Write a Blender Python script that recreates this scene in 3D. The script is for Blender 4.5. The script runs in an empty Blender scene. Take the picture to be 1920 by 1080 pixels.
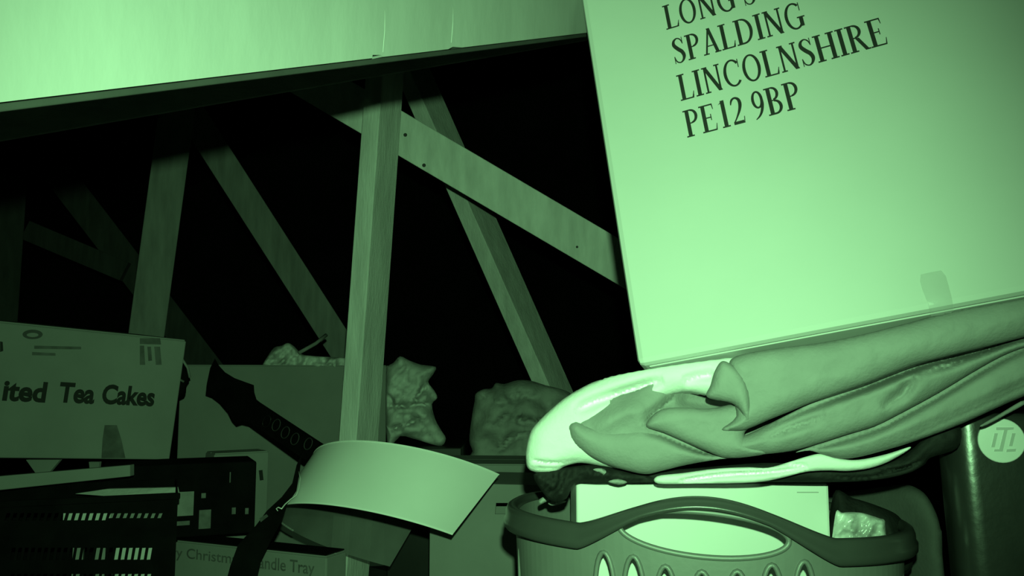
import bpy, bmesh, math, random
import numpy as np
from mathutils import Vector, Matrix, noise
from mathutils.geometry import delaunay_2d_cdt

random.seed(7)
scn = bpy.context.scene
col = scn.collection

# ------------------------------------------------------------------ camera, world, lamp, exposure
FPX = 1600.0
PITCH = math.radians(6.0)
CAM = Vector((0.0, 0.0, 0.60))
AR = Vector((1, 0, 0))
AF = Vector((0, math.cos(PITCH), math.sin(PITCH)))
AU = Vector((0, -math.sin(PITCH), math.cos(PITCH)))
cd = bpy.data.cameras.new('camera')
cd.sensor_width = 36.0
cd.lens = FPX / 1920.0 * 36.0
cd.clip_start = 0.02
cam = bpy.data.objects.new('camera', cd)
cam.location = CAM
cam.rotation_euler = (math.pi / 2 + PITCH, 0, 0)
col.objects.link(cam)
scn.camera = cam

w = bpy.data.worlds.new('attic_dark')
w.use_nodes = True
w.node_tree.nodes['Background'].inputs[0].default_value = (0.30, 1.0, 0.33, 1)
w.node_tree.nodes['Background'].inputs[1].default_value = 0.007
scn.world = w

GREEN = (0.405, 1.0, 0.42)
ld = bpy.data.lights.new('night_vision_lamp', 'SPOT')
ld.energy = 80.0
ld.color = GREEN
ld.spot_size = math.radians(92)
ld.spot_blend = 1.0
ld.shadow_soft_size = 0.008
lamp = bpy.data.objects.new('night_vision_lamp', ld)
lamp.location = CAM + AR * 0.012 + AU * 0.07
aim = CAM + AF * 1.0 + AR * -0.05 + AU * -0.03
lamp.rotation_euler = (aim - lamp.location).to_track_quat('-Z', 'Y').to_euler()
col.objects.link(lamp)

scn.view_settings.view_transform = 'Standard'
scn.view_settings.look = 'None'
scn.view_settings.exposure = 0.0
scn.view_settings.gamma = 1.0
scn.view_settings.use_curve_mapping = False
scn.cycles.max_bounces = 6


# ------------------------------------------------------------------ helpers
def P(px, py, d):
    """world point seen at pixel (px, py) of the 1920x1080 frame, d metres along the view axis"""
    return CAM + (AF + AR * ((px - 960.0) / FPX) + AU * ((540.0 - py) / FPX)) * d


MATS = {}


def mat(name, v, rough=0.8, var=0.12, scale=8.0, bump=0.0, bscale=60.0, spec=0.3, streak=None, metal=0.0, alpha=None):
    if name in MATS:
        return MATS[name]
    m = bpy.data.materials.new(name)
    m.use_nodes = True
    nt = m.node_tree
    b = nt.nodes['Principled BSDF']
    tc = nt.nodes.new('ShaderNodeTexCoord')
    mp = nt.nodes.new('ShaderNodeMapping')
    nt.links.new(tc.outputs['Object'], mp.inputs[0])
    if streak:
        mp.inputs['Scale'].default_value = streak
    nz = nt.nodes.new('ShaderNodeTexNoise')
    nz.inputs['Scale'].default_value = scale
    nz.inputs['Detail'].default_value = 5
    nt.links.new(mp.outputs[0], nz.inputs['Vector'])
    cr = nt.nodes.new('ShaderNodeValToRGB')
    lo, hi = v * (1 - var), min(1.0, v * (1 + var))
    cr.color_ramp.elements[0].position = 0.3
    cr.color_ramp.elements[1].position = 0.7
    cr.color_ramp.elements[0].color = (lo, lo, lo, 1)
    cr.color_ramp.elements[1].color = (hi, hi, hi, 1)
    nt.links.new(nz.outputs[0], cr.inputs[0])
    nt.links.new(cr.outputs[0], b.inputs['Base Color'])
    b.inputs['Roughness'].default_value = rough
    b.inputs['Specular IOR Level'].default_value = spec
    b.inputs['Metallic'].default_value = metal
    if alpha is not None:
        b.inputs['Alpha'].default_value = alpha
    if bump > 0:
        n2 = nt.nodes.new('ShaderNodeTexNoise')
        n2.inputs['Scale'].default_value = bscale
        n2.inputs['Detail'].default_value = 4
        nt.links.new(mp.outputs[0], n2.inputs['Vector'])
        bp = nt.nodes.new('ShaderNodeBump')
        bp.inputs['Strength'].default_value = bump
        bp.inputs['Distance'].default_value = 0.01
        nt.links.new(n2.outputs[0], bp.inputs['Height'])
        nt.links.new(bp.outputs[0], b.inputs['Normal'])
    MATS[name] = m
    return m


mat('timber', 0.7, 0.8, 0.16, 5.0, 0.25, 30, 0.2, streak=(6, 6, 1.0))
mat('timber_far_dimmed', 0.25, 0.85, 0.2, 5.0, 0.2, 30, 0.2, streak=(6, 6, 1.0))  # same timber darkened: lamp falloff with distance put into the colour
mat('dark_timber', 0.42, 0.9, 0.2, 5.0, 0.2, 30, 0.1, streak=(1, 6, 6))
mat('board', 0.29, 0.75, 0.10, 5.0, 0.08, 25, 0.25, streak=(2.0, 2.0, 0.8))
mat('board_edge', 0.03, 0.8, 0.15, 20, 0.1, 40, 0.2)
mat('roof_felt', 0.012, 1.0, 0.3, 3.0, 0.1, 20, 0.0)
mat('floor_board', 0.07, 0.9, 0.25, 4.0, 0.2, 30, 0.1, streak=(6, 1, 1))
mat('white_carton', 0.57, 0.6, 0.025, 6.0, 0.05, 18, 0.25)
mat('carton_edge', 0.45, 0.8, 0.1, 12, 0.0, 10, 0.2)
mat('print_ink', 0.028, 0.6, 0.1, 30, 0.0, 10, 0.2)
mat('brown_carton', 0.2, 0.8, 0.10, 6.0, 0.06, 30, 0.2)
mat('brown_carton_dim', 0.28, 0.85, 0.14, 5.0, 0.06, 30, 0.15)
mat('faded_ink', 0.09, 0.8, 0.25, 40, 0.0, 10, 0.1)
mat('carton_ink', 0.02, 0.7, 0.1, 30, 0.0, 10, 0.1)
mat('tape', 0.3, 0.35, 0.1, 30, 0.15, 50, 0.5)
mat('clear_tape', 0.50, 0.3, 0.2, 25, 0.3, 40, 0.4, alpha=0.12)
mat('black_plastic', 0.010, 0.45, 0.2, 20, 0.0, 30, 0.3)
mat('black_matt', 0.005, 0.95, 0.3, 20, 0.0, 30, 0.02)
mat('grey_mark', 0.1, 0.6, 0.3, 60, 0.0, 30, 0.3)
mat('pale_mark', 0.2, 0.7, 0.15, 40, 0.0, 30, 0.2)
mat('paper', 0.45, 0.75, 0.12, 10, 0.3, 40, 0.3)
mat('cloth_dim', 0.3, 0.9, 0.2, 10, 0.3, 50, 0.1)
mat('cloth_body', 0.285, 0.9, 0.06, 30, 0.12, 260, 0.1)
mat('cloth_white', 0.86, 0.85, 0.03, 20, 0.10, 200, 0.1)
mat('cloth_black', 0.016, 0.8, 0.4, 20, 0.3, 80, 0.2)
mat('basket_plastic', 0.17, 0.48, 0.05, 20, 0.02, 120, 1.0)
mat('basket_inside', 0.15, 0.5, 0.08, 20, 0.06, 150, 0.3)
mat('white_gloss', 0.8, 0.4, 0.01, 10, 0.0, 20, 0.4)
mat('foil', 0.60, 0.22, 0.55, 22, 0.5, 30, 0.7)
mat('case_black', 0.026, 0.30, 0.2, 12, 0.05, 60, 0.8)
mat('badge', 0.93, 0.5, 0.04, 20, 0.02, 90, 0.4)
mat('badge_mark', 0.6, 0.5, 0.05, 20, 0.0, 90, 0.3)
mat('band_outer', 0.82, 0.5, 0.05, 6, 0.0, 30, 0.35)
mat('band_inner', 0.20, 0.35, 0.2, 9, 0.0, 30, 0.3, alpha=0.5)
mat('grey_bag', 0.10, 0.8, 0.1, 30, 0.1, 200, 0.1)
mat('band_rim', 0.95, 0.5, 0.05, 6, 0.0, 30, 0.35)
mat('timber_faint_dimmed', 0.10, 0.9, 0.2, 5.0, 0.2, 30, 0.1, streak=(6, 6, 1.0))  # darkest timber copy, dimness of the far left put into the colour
mat('scuff', 0.42, 0.7, 0.2, 60, 0.0, 30, 0.2)
mat('rim_plastic', 0.055, 0.30, 0.05, 20, 0.02, 120, 0.6)
mat('ring_mark', 0.05, 0.6, 0.2, 20, 0.0, 20, 0.2)
mat('nail', 0.03, 0.6, 0.1, 30, 0.0, 30, 0.3)
mat('painted_highlight', 0.55, 0.25, 0.1, 30, 0.0, 30, 0.8)


def link(o, parent=None):
    col.objects.link(o)
    if parent is not None:
        o.parent = parent
    return o


def tag(o, label=None, cat=None, group=None, kind=None):
    if label:
        o['label'] = label
    if cat:
        o['category'] = cat
    if group:
        o['group'] = group
    if kind:
        o['kind'] = kind
    return o


def empty(name, loc, label, cat, group=None, kind=None):
    o = bpy.data.objects.new(name, None)
    o.location = loc
    o.empty_display_size = 0.05
    col.objects.link(o)
    bpy.context.view_layer.update()
    return tag(o, label, cat, group, kind)


def mesh(name, verts, faces, m, parent=None, smooth=False, bevel=0.0, fix=True):
    """one mesh object from world coordinates; under a parent the parent's place is taken off"""
    off = parent_origin(parent)
    me = bpy.data.meshes.new(name)
    me.from_pydata([tuple(Vector(v) - off) for v in verts], [], [tuple(f) for f in faces])
    if fix:
        bm = bmesh.new()
        bm.from_mesh(me)
        bmesh.ops.recalc_face_normals(bm, faces=bm.faces)
        bm.to_mesh(me)
        bm.free()
    if smooth:
        me.polygons.foreach_set('use_smooth', [True] * len(me.polygons))
        if smooth == 'angle':
            me.set_sharp_from_angle(angle=math.radians(40))
    me.materials.append(MATS[m] if isinstance(m, str) else m)
    o = link(bpy.data.objects.new(name, me), parent)
    if parent is None:
        # move the origin to the base of the thing
        c = sum((v.co for v in me.vertices), Vector()) / max(1, len(me.vertices))
        zmin = min(v.co.z for v in me.vertices)
        c.z = zmin
        for v in me.vertices:
            v.co -= c
        o.location = c
        bpy.context.view_layer.update()
    if bevel > 0:
        b = o.modifiers.new('bevel', 'BEVEL')
        b.width = bevel
        b.segments = 2
        b.limit_method = 'ANGLE'
        b.angle_limit = math.radians(40)
    return o


def parent_origin(parent):
    off = Vector((0, 0, 0))
    p = parent
    while p is not None:
        off += p.location
        p = p.parent
    return off


BOXF = [(0, 1, 2, 3), (4, 7, 6, 5), (0, 4, 5, 1), (1, 5, 6, 2), (2, 6, 7, 3), (3, 7, 4, 0)]


def frame_box(o, u, v, n, u0, u1, v0, v1, n0, n1):
    """eight corners in the frame (o; u right, v up, n away)"""
    return [o + u * a + v * b + n * c for c in (n0, n1) for a, b in ((u0, v0), (u1, v0), (u1, v1), (u0, v1))]


def obox(name, fr, u0, u1, v0, v1, n0, n1, m, parent=None, bevel=0.002):
    o, u, v, n = fr
    return mesh(name, frame_box(o, u, v, n, u0, u1, v0, v1, n0, n1), BOXF, m, parent, bevel=bevel)


def face_frame(BL, BR, TL):
    u = (BR - BL).normalized()
    v = (TL - BL)
    v = (v - u * v.dot(u)).normalized()
    n = -(u.cross(v))      # away from the viewer when u is right, v is up
    if n.dot(BL - CAM) < 0:
        n = -n
    return (BL, u, v, n)


def inside(poly, pts):
    x, y = pts[:, 0], pts[:, 1]
    r = np.zeros(len(pts), bool)
    n = len(poly)
    j = n - 1
    for i in range(n):
        xi, yi = poly[i]
        xj, yj = poly[j]
        if yi != yj:
            c = ((yi > y) != (yj > y)) & (x < (xj - xi) * (y - yi) / (yj - yi) + xi)
            r ^= c
        j = i
    return r


def seg_dist(pts, line, closed=False):
    """distance, signed side and arc parameter of points to a polyline"""
    line = [np.array(p, float) for p in line]
    if closed:
        line = line + [line[0]]
    best = np.full(len(pts), 1e9)
    side = np.zeros(len(pts))
    par = np.zeros(len(pts))
    lens = [np.linalg.norm(b - a) for a, b in zip(line, line[1:])]
    tot = sum(lens) or 1.0
    acc = 0.0
    for a, b, L in zip(line, line[1:], lens):
        if L < 1e-9:
            continue
        d = (b - a) / L
        t = np.clip((pts - a) @ d, 0, L)
        q = a + t[:, None] * d
        e = np.linalg.norm(pts - q, axis=1)
        s = d[0] * (pts[:, 1] - a[1]) - d[1] * (pts[:, 0] - a[0])
        k = e < best
        best[k] = e[k]
        side[k] = np.sign(s[k])
        par[k] = (acc + t[k]) / tot
        acc += L
    return best, side, par


def spline(pts, n=6, closed=True):
    pts = [np.array(p, float) for p in pts]
    out = []
    m = len(pts)
    rng = range(m if closed else m - 1)
    for i in rng:
        p0 = pts[(i - 1) % m] if closed or i > 0 else pts[i]
        p1, p2 = pts[i], pts[(i + 1) % m]
        p3 = pts[(i + 2) % m] if closed or i + 2 < m else p2
        for k in range(n):
            t = k / n
            out.append(0.5 * ((2 * p1) + (-p0 + p2) * t + (2 * p0 - 5 * p1 + 4 * p2 - p3) * t * t
                              + (-p0 + 3 * p1 - 3 * p2 + p3) * t ** 3))
    if not closed:
        out.append(pts[-1])
    return out


def panel(outline, holes, step, extra=None):
    """triangulated flat panel with holes; returns 2-D points, triangles, boundary loops"""
    V = []
    Ed = []
    loops = []
    for lp in [outline] + list(holes):
        s = len(V)
        V += [tuple(p) for p in lp]
        n = len(lp)
        Ed += [(s + i, s + (i + 1) % n) for i in range(n)]
        loops.append(list(range(s, s + n)))
    A = np.array(outline)
    x0, y0 = A.min(0)
    x1, y1 = A.max(0)
    gx = np.arange(x0 + step * 0.5, x1, step)
    gy = np.arange(y0 + step * 0.5, y1, step)
    if len(gx) and len(gy):
        G = np.array([(x, y) for x in gx for y in gy])
        ok = inside(outline, G)
        for h in holes:
            ok &= ~inside(h, G)
        G = G[ok]
        if len(G):
            d = np.min([seg_dist(G, lp, True)[0] for lp in [outline] + list(holes)], axis=0)
            G = G[d > step * 0.45]
        if extra is not None and len(extra):
            X = np.array(extra)
            X = X[inside(outline, X)]
            if len(X):
                X = X[seg_dist(X, outline, True)[0] > 1.0]
            if len(X):
                dm = np.min([np.hypot(G[:, 0] - p[0], G[:, 1] - p[1]) for p in X], axis=0)
                G = G[dm > step * 0.45]
                V += [tuple(p) for p in X]
        V += [tuple(p) for p in G]
    r = delaunay_2d_cdt([Vector(p) for p in V], Ed, [], 0, 1e-7)
    RV = np.array([tuple(p) for p in r[0]])
    T = np.array([f for f in r[2] if len(f) == 3])
    C = RV[T].mean(1)
    ok = inside(outline, C)
    for h in holes:
        ok &= ~inside(h, C)
    T = T[ok]
    return RV, T


def slab(name, outline, holes, step, fmap, m, parent=None, smooth=False):
    """panel -> closed slab; fmap(x, y, side) gives the world point of the front (0) / back (1)"""
    V, T = panel(outline, holes, step)
    n = len(V)
    verts = [fmap(x, y, 0) for x, y in V] + [fmap(x, y, 1) for x, y in V]
    faces = [tuple(t) for t in T] + [(t[0] + n, t[2] + n, t[1] + n) for t in T]
    cnt = {}
    for t in T:
        for a, b in ((t[0], t[1]), (t[1], t[2]), (t[2], t[0])):
            cnt.setdefault((min(a, b), max(a, b)), []).append((a, b))
    for k, v in cnt.items():
        if len(v) == 1:
            a, b = v[0]
            faces.append((b, a, a + n, b + n))
    return mesh(name, verts, faces, m, parent, smooth)


def relief(name, outline, base, thick, m, parent=None, folds=(), R=0.02, step=6, sm=5, rough=0.0, rscale=0.02,
           closed_smooth=True, back=None, press=None):
    """a rounded soft body: outline in pixels at its own depth, front modelled with folds, real thickness"""
    ol = spline(outline, sm) if closed_smooth else [np.array(p, float) for p in outline]
    ex = []
    for fo in folds:
        if fo.get('A', 0.02) > 0 and fo.get('w', 5) < 12:
            ln_ = spline(fo['line'], max(4, int(14)), closed=False)
            fo['line'] = [tuple(p) for p in ln_]
            keep = [np.array(ln_[0])]
            for p in ln_:
                if np.linalg.norm(p - keep[-1]) > 3.0:
                    keep.append(p)
            for i in range(len(keep)):
                t_ = keep[min(i + 1, len(keep) - 1)] - keep[max(i - 1, 0)]
                l_ = np.linalg.norm(t_)
                if l_ < 1e-6:
                    continue
                nn = np.array([-t_[1], t_[0]]) / l_
                for k_ in (0.0, 0.55, -0.55, 1.1, -1.1):
                    ex.append(keep[i] + nn * k_ * fo.get('w', 5))
    V, T = panel(ol, [], step, ex)
    e = seg_dist(V, ol, True)[0]
    dep0 = np.array([base(x, y) if callable(base) else base for x, y in V])
    em = e * dep0 / FPX
    R = min(R, thick * 0.49)
    t = 1 - np.minimum(em / R, 1)
    rnd = R * (1 - np.sqrt(np.maximum(0, 1 - t * t)))
    f = dep0 + rnd
    inner = np.minimum(em / R, 1)
    for fo in folds:
        d, s, par = seg_dist(V, fo['line'])
        tp = np.ones(len(V))
        e0, e1 = fo.get('taper', (0.15, 0.15))
        if e0 > 0:
            tp *= np.clip(par / e0, 0, 1) ** 0.7
        if e1 > 0:
            tp *= np.clip((1 - par) / e1, 0, 1) ** 0.7
        f = f + inner * fo.get('A', 0.02) * tp * np.exp(-(d / fo.get('w', 5)) ** 2)
        S, W = fo.get('S', 0.0), fo.get('W', 40)
        if S:
            sd = fo.get('side', 1)
            up = (s * sd < 0)
            f = f - inner * S * tp * np.where(up, np.exp(-d / W), -0.6 * np.exp(-d / W))
    if rough:
        nz = np.array([noise.fractal(Vector((x * rscale, y * rscale, 3.95)), 0.9, 2.1, 4) for x, y in V])
        rg = np.array([1 - abs(noise.noise(Vector((x * rscale * 0.8, y * rscale * 0.8, 9.1)))) * 2 for x, y in V])
        f = f + inner * rough * (nz - 0.6 * rg)
    b = (dep0 + thick - rnd) if back is None else (back(V) - rnd)
    b = np.maximum(b, f + 0.001)
    n = len(V)
    verts = [P(x, y, q) for (x, y), q in zip(V, f)] + [P(x, y, q) for (x, y), q in zip(V, b)]
    if press is not None:
        verts = [press(p) for p in verts]
    faces = [tuple(q) for q in T] + [(q[0] + n, q[2] + n, q[1] + n) for q in T]
    cnt = {}
    for q in T:
        for a, c in ((q[0], q[1]), (q[1], q[2]), (q[2], q[0])):
            cnt.setdefault((min(a, c), max(a, c)), []).append((a, c))
    for k, v in cnt.items():
        if len(v) == 1:
            a, c = v[0]
            faces.append((c, a, a + n, c + n))
    return mesh(name, verts, faces, m, parent, smooth=True)


def tube(name, pts, r, m, parent=None, closed=False, seg=8, ry=None):
    pts = [Vector(p) for p in pts]
    n = len(pts)
    V, F = [], []
    rad = r if hasattr(r, '__len__') else [r] * n
    prev = None
    for i, p in enumerate(pts):
        a = pts[(i - 1) % n] if closed or i else p
        b = pts[(i + 1) % n] if closed or i < n - 1 else p
        t = (b - a).normalized()
        if prev is None:
            s = t.cross(Vector((0, 1, 0)))
            if s.length < 0.1:
                s = t.cross(Vector((1, 0, 0)))
        else:
            s = prev - t * prev.dot(t)
        s.normalize()
        prev = s
        q = t.cross(s)
        for k in range(seg):
            an = 2 * math.pi * k / seg
            V.append(p + s * (math.cos(an) * rad[i]) + q * (math.sin(an) * (ry or rad[i])))
    m_ = n if closed else n - 1
    for i in range(m_):
        for k in range(seg):
            a = i * seg + k
            b = i * seg + (k + 1) % seg
            c = ((i + 1) % n) * seg + (k + 1) % seg
            d = ((i + 1) % n) * seg + k
            F.append((a, b, c, d))
    if not closed:
        F.append(tuple(range(seg)))
        F.append(tuple(range((n - 1) * seg, n * seg)))
    return mesh(name, V, F, m, parent, smooth=True)


# ------------------------------------------------------------------ the attic shell
def quad_slab(name, a, b, c, d, t, m):
    a, b, c, d = map(Vector, (a, b, c, d))
    n = (b - a).cross(d - a).normalized() * t
    o = mesh(name, [a, b, c, d, a + n, b + n, c + n, d + n], BOXF, m)
    return tag(o, kind='structure')


fl = quad_slab('floor', (-4.6, -0.6, 0), (4.6, -0.6, 0), (4.6, 7.5, 0), (-4.6, 7.5, 0), -0.03, 'black_matt')
for i in range(30):
    x = -4.5 + i * 0.30
    mesh('floor_board' if i == 0 else 'floor_board.%03d' % i,
         [Vector((x + a, y, z)) for z in (0.0005, 0.0025) for a, y in ((0, -0.55), (0.292, -0.55), (0.292, 7.45), (0, 7.45))],
         BOXF, 'floor_board', fl)
cl = quad_slab('ceiling', (-4.6, -0.6, 1.3), (-4.6, 7.5, 1.3), (0, 7.5, 3.9), (0, -0.6, 3.9), -0.03, 'roof_felt')
c2 = quad_slab('ceiling', (4.6, 7.5, 1.3), (4.6, -0.6, 1.3), (0, -0.6, 3.9), (0, 7.5, 3.9), -0.03, 'roof_felt')
quad_slab('wall_back', (-4.6, 7.5, 0), (4.6, 7.5, 0), (4.6, 7.5, 3.95), (-4.6, 7.5, 3.95), 0.05, 'roof_felt')
quad_slab('wall_left', (-4.6, 7.5, 0), (-4.6, -0.6, 0), (-4.6, -0.6, 1.35), (-4.6, 7.5, 1.35), 0.05, 'roof_felt')
quad_slab('wall_right', (4.6, -0.6, 0), (4.6, 7.5, 0), (4.6, 7.5, 1.35), (4.6, -0.6, 1.35), 0.05, 'roof_felt')


# ------------------------------------------------------------------ roof timbers
def timber(name, p0, p1, wn, ww, theta, label, m='timber', nails=(), group=None):
    """timber along p0-p1; its narrow face (wn) turned theta to the left of the viewer, its wide face (ww) to the right"""
    ax = (p1 - p0).normalized()
    mid = (p0 + p1) / 2
    c = (CAM - mid)
    c = (c - ax * c.dot(ax)).normalized()
    n1 = Matrix.Rotation(theta, 4, ax) @ c
    s = n1.cross(ax).normalized()
    if s.x < 0:
        s = -s
    V = []
    for p in (p0, p1):
        for a, b in ((-1, 1), (1, 1), (1, -1), (-1, -1)):
            V.append(p + s * (a * wn / 2) + n1 * (b * ww / 2))
    root = empty(name, mid, label, 'timber', group)
    mesh('beam', V, BOXF, m, root, bevel=0.003)
    for (q, r) in nails:
        # a nail head let into the face towards the viewer
        d = (q - CAM).normalized()
        pl = mid + n1 * (ww / 2)
        t = (pl - CAM).dot(n1) / d.dot(n1)
        h = CAM + d * t
        e1, e2 = s, ax
        k = 8
        vv = [h + (e1 * math.cos(2 * math.pi * i / k) + e2 * math.sin(2 * math.pi * i / k)) * r + n1 * zz
              for zz in (-0.004, 0.0012) for i in range(k)]
        ff = [tuple(range(k)), tuple(range(k, 2 * k))] + [(i, (i + 1) % k, k + (i + 1) % k, k + i) for i in range(k)]
        mesh('nail_head', vv, ff, 'nail', root)
    return root


def to_floor(p0, p1, z=0.004):
    """carry the line p0-p1 on until it stands on the floor"""
    t = (z - p0.z) / (p1.z - p0.z)
    return p0 + (p1 - p0) * t


def stand(a, b):
    return a, to_floor(a, b)


# upright post: light narrow face to the left, broad face to the right
a_, b_ = stand(P(728, 60, 2.52), P(672, 840, 2.44))
timber('timber_post', a_, b_, 0.056, 0.128, math.radians(30),
       'pale upright roof post in the middle, behind the curled band')
timber('timber_brace', P(560, 138, 2.66), P(1640, 773, 2.66), 0.124, 0.05, 0.0,
       'broad diagonal timber brace running from the middle post to the white address carton',
       nails=[(P(760, 253, 2.5), 0.006), (P(795, 310, 2.5), 0.006), (P(1082, 463, 2.5), 0.004)])
a_, b_ = stand(P(755, 90, 3.3), P(1052, 760, 3.3))
timber('timber_strut', a_, b_, 0.062, 0.175, math.radians(26),
       'steep two-toned timber strut crossing behind the broad brace', 'timber')
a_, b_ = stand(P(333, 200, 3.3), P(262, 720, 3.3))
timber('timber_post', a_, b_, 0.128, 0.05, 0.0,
       'dim upright post rising behind the tea cakes carton', 'timber_far_dimmed')
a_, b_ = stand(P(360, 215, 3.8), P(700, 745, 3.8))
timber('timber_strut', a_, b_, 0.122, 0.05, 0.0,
       'dim diagonal strut leaning down to the right towards the middle post', 'timber_far_dimmed')
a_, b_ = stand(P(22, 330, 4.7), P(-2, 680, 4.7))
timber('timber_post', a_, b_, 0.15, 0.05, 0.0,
       'very faint upright post at the far left edge', 'timber_faint_dimmed')
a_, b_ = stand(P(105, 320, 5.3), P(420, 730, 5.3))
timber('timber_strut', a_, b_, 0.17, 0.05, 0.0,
       'very faint diagonal strut in the darkness behind the left post', 'timber_faint_dimmed')
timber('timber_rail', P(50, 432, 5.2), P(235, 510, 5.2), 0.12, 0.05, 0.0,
       'very faint short timber crossing the far left strut', 'timber_faint_dimmed')

# ------------------------------------------------------------------ the pale board overhead
bl, br = P(-120, 206, 0.487), P(1103, 61, 1.27)
tl = P(-120, -260, 0.49)
fr = face_frame(bl, br, tl)
L = (br - bl).length
bd = empty('overhead_board', bl, 'wide pale board with scuffed lower edge across the upper left', 'board')
# its lower edge has small nicks: the outline is cut in (u, v)
def bu(px, py):
    o, u, v, n = fr
    d = (P(px, py, 1) - CAM)
    t = (o - CAM).dot(n) / d.dot(n)
    q = CAM + d * t - o
    return q.dot(u), q.dot(v)
nk = [bu(697, 106)[0], bu(706, 107)[0], bu(715, 104)[0]]
n2 = [bu(840, 88)[0], bu(850, 92)[0], bu(866, 86)[0]]
BHT = 0.30
out = [(0, 0), (nk[0], 0), (nk[0] + 0.002, 0.003), (nk[2], 0.002), (nk[2] + 0.002, 0), (n2[0], 0), (n2[1], 0.002), (n2[2], 0),
       (L, 0), (L, BHT), (0, BHT)]
slab('panel', out, [], 0.06, lambda x, y, k: fr[0] + fr[1] * x + fr[2] * y + fr[3] * (k * 0.016), 'board', bd)
obox('bottom_lip', fr, -0.001, L, -0.0055, -0.0005, 0.003, 0.016, 'board_edge', bd, bevel=0.001)
for i, (pxa, pya, pyb) in enumerate([(722, 20, 98), (850, 12, 80)]):
    a, b = bu(pxa, pya), bu(pxa - 4, pyb)
    tube('scuff', [fr[0] + fr[1] * a[0] + fr[2] * a[1], fr[0] + fr[1] * (a[0] + b[0]) / 2 + fr[2] * (a[1] + b[1]) / 2 + fr[1] * 0.001,
                   fr[0] + fr[1] * b[0] + fr[2] * b[1]], 0.0004, 'scuff', bd, seg=5)
# the purlin in the board's shadow
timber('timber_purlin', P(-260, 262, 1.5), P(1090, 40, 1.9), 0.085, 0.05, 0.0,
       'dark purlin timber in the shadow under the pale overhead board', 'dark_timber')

# ------------------------------------------------------------------ lettering
def arc(cx, cy, rx, ry, a0, a1, wx, wy, n=18):
    out = []
    for i in range(n + 1):
        a = math.radians(a0 + (a1 - a0) * i / n)
        c, s = math.cos(a), math.sin(a)
        out.append(((cx + rx * c, cy + ry * s), (cx + (rx - wx) * c, cy + (ry - wy) * s)))
    return [(out[i][0], out[i + 1][0], out[i + 1][1], out[i][1]) for i in range(n)]


def rc(x0, y0, x1, y1):
    return [((x0, y0), (x1, y0), (x1, y1), (x0, y1))]


def rib(pts, n=5):
    q = spline([(a, b, c) for a, b, c in pts], n, closed=False)
    out = []
    for i, p in enumerate(q):
        a = q[max(0, i - 1)]
        b = q[min(len(q) - 1, i + 1)]
        t = (b - a)[:2]
        t = t / (np.linalg.norm(t) or 1)
        nx = np.array([-t[1], t[0]]) * p[2] / 2
        out.append((tuple(p[:2] + nx), tuple(p[:2] - nx)))
    return [(out[i][0], out[i + 1][0], out[i + 1][1], out[i][1]) for i in range(len(out) - 1)]


TH, TN, SE = 0.150, 0.075, 0.052     # stem, hairline, serif


def stem(x, y0=0.0, y1=1.0, w=TH, s=0.075, top=True, bot=True):
    r = rc(x - w / 2, y0, x + w / 2, y1)
    if bot:
        r += rc(x - w / 2 - s, y0, x + w / 2 + s, y0 + SE)
    if top:
        r += rc(x - w / 2 - s, y1 - SE, x + w / 2 + s, y1)
    return r


def ln(x0, y0, x1, y1, w):
    d = np.array([x1 - x0, y1 - y0])
    d = d / np.linalg.norm(d)
    k = w / 2 / max(0.25, abs(d[1]))
    return [((x0 - k, y0), (x0 + k, y0), (x1 + k, y1), (x1 - k, y1))]


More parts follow.
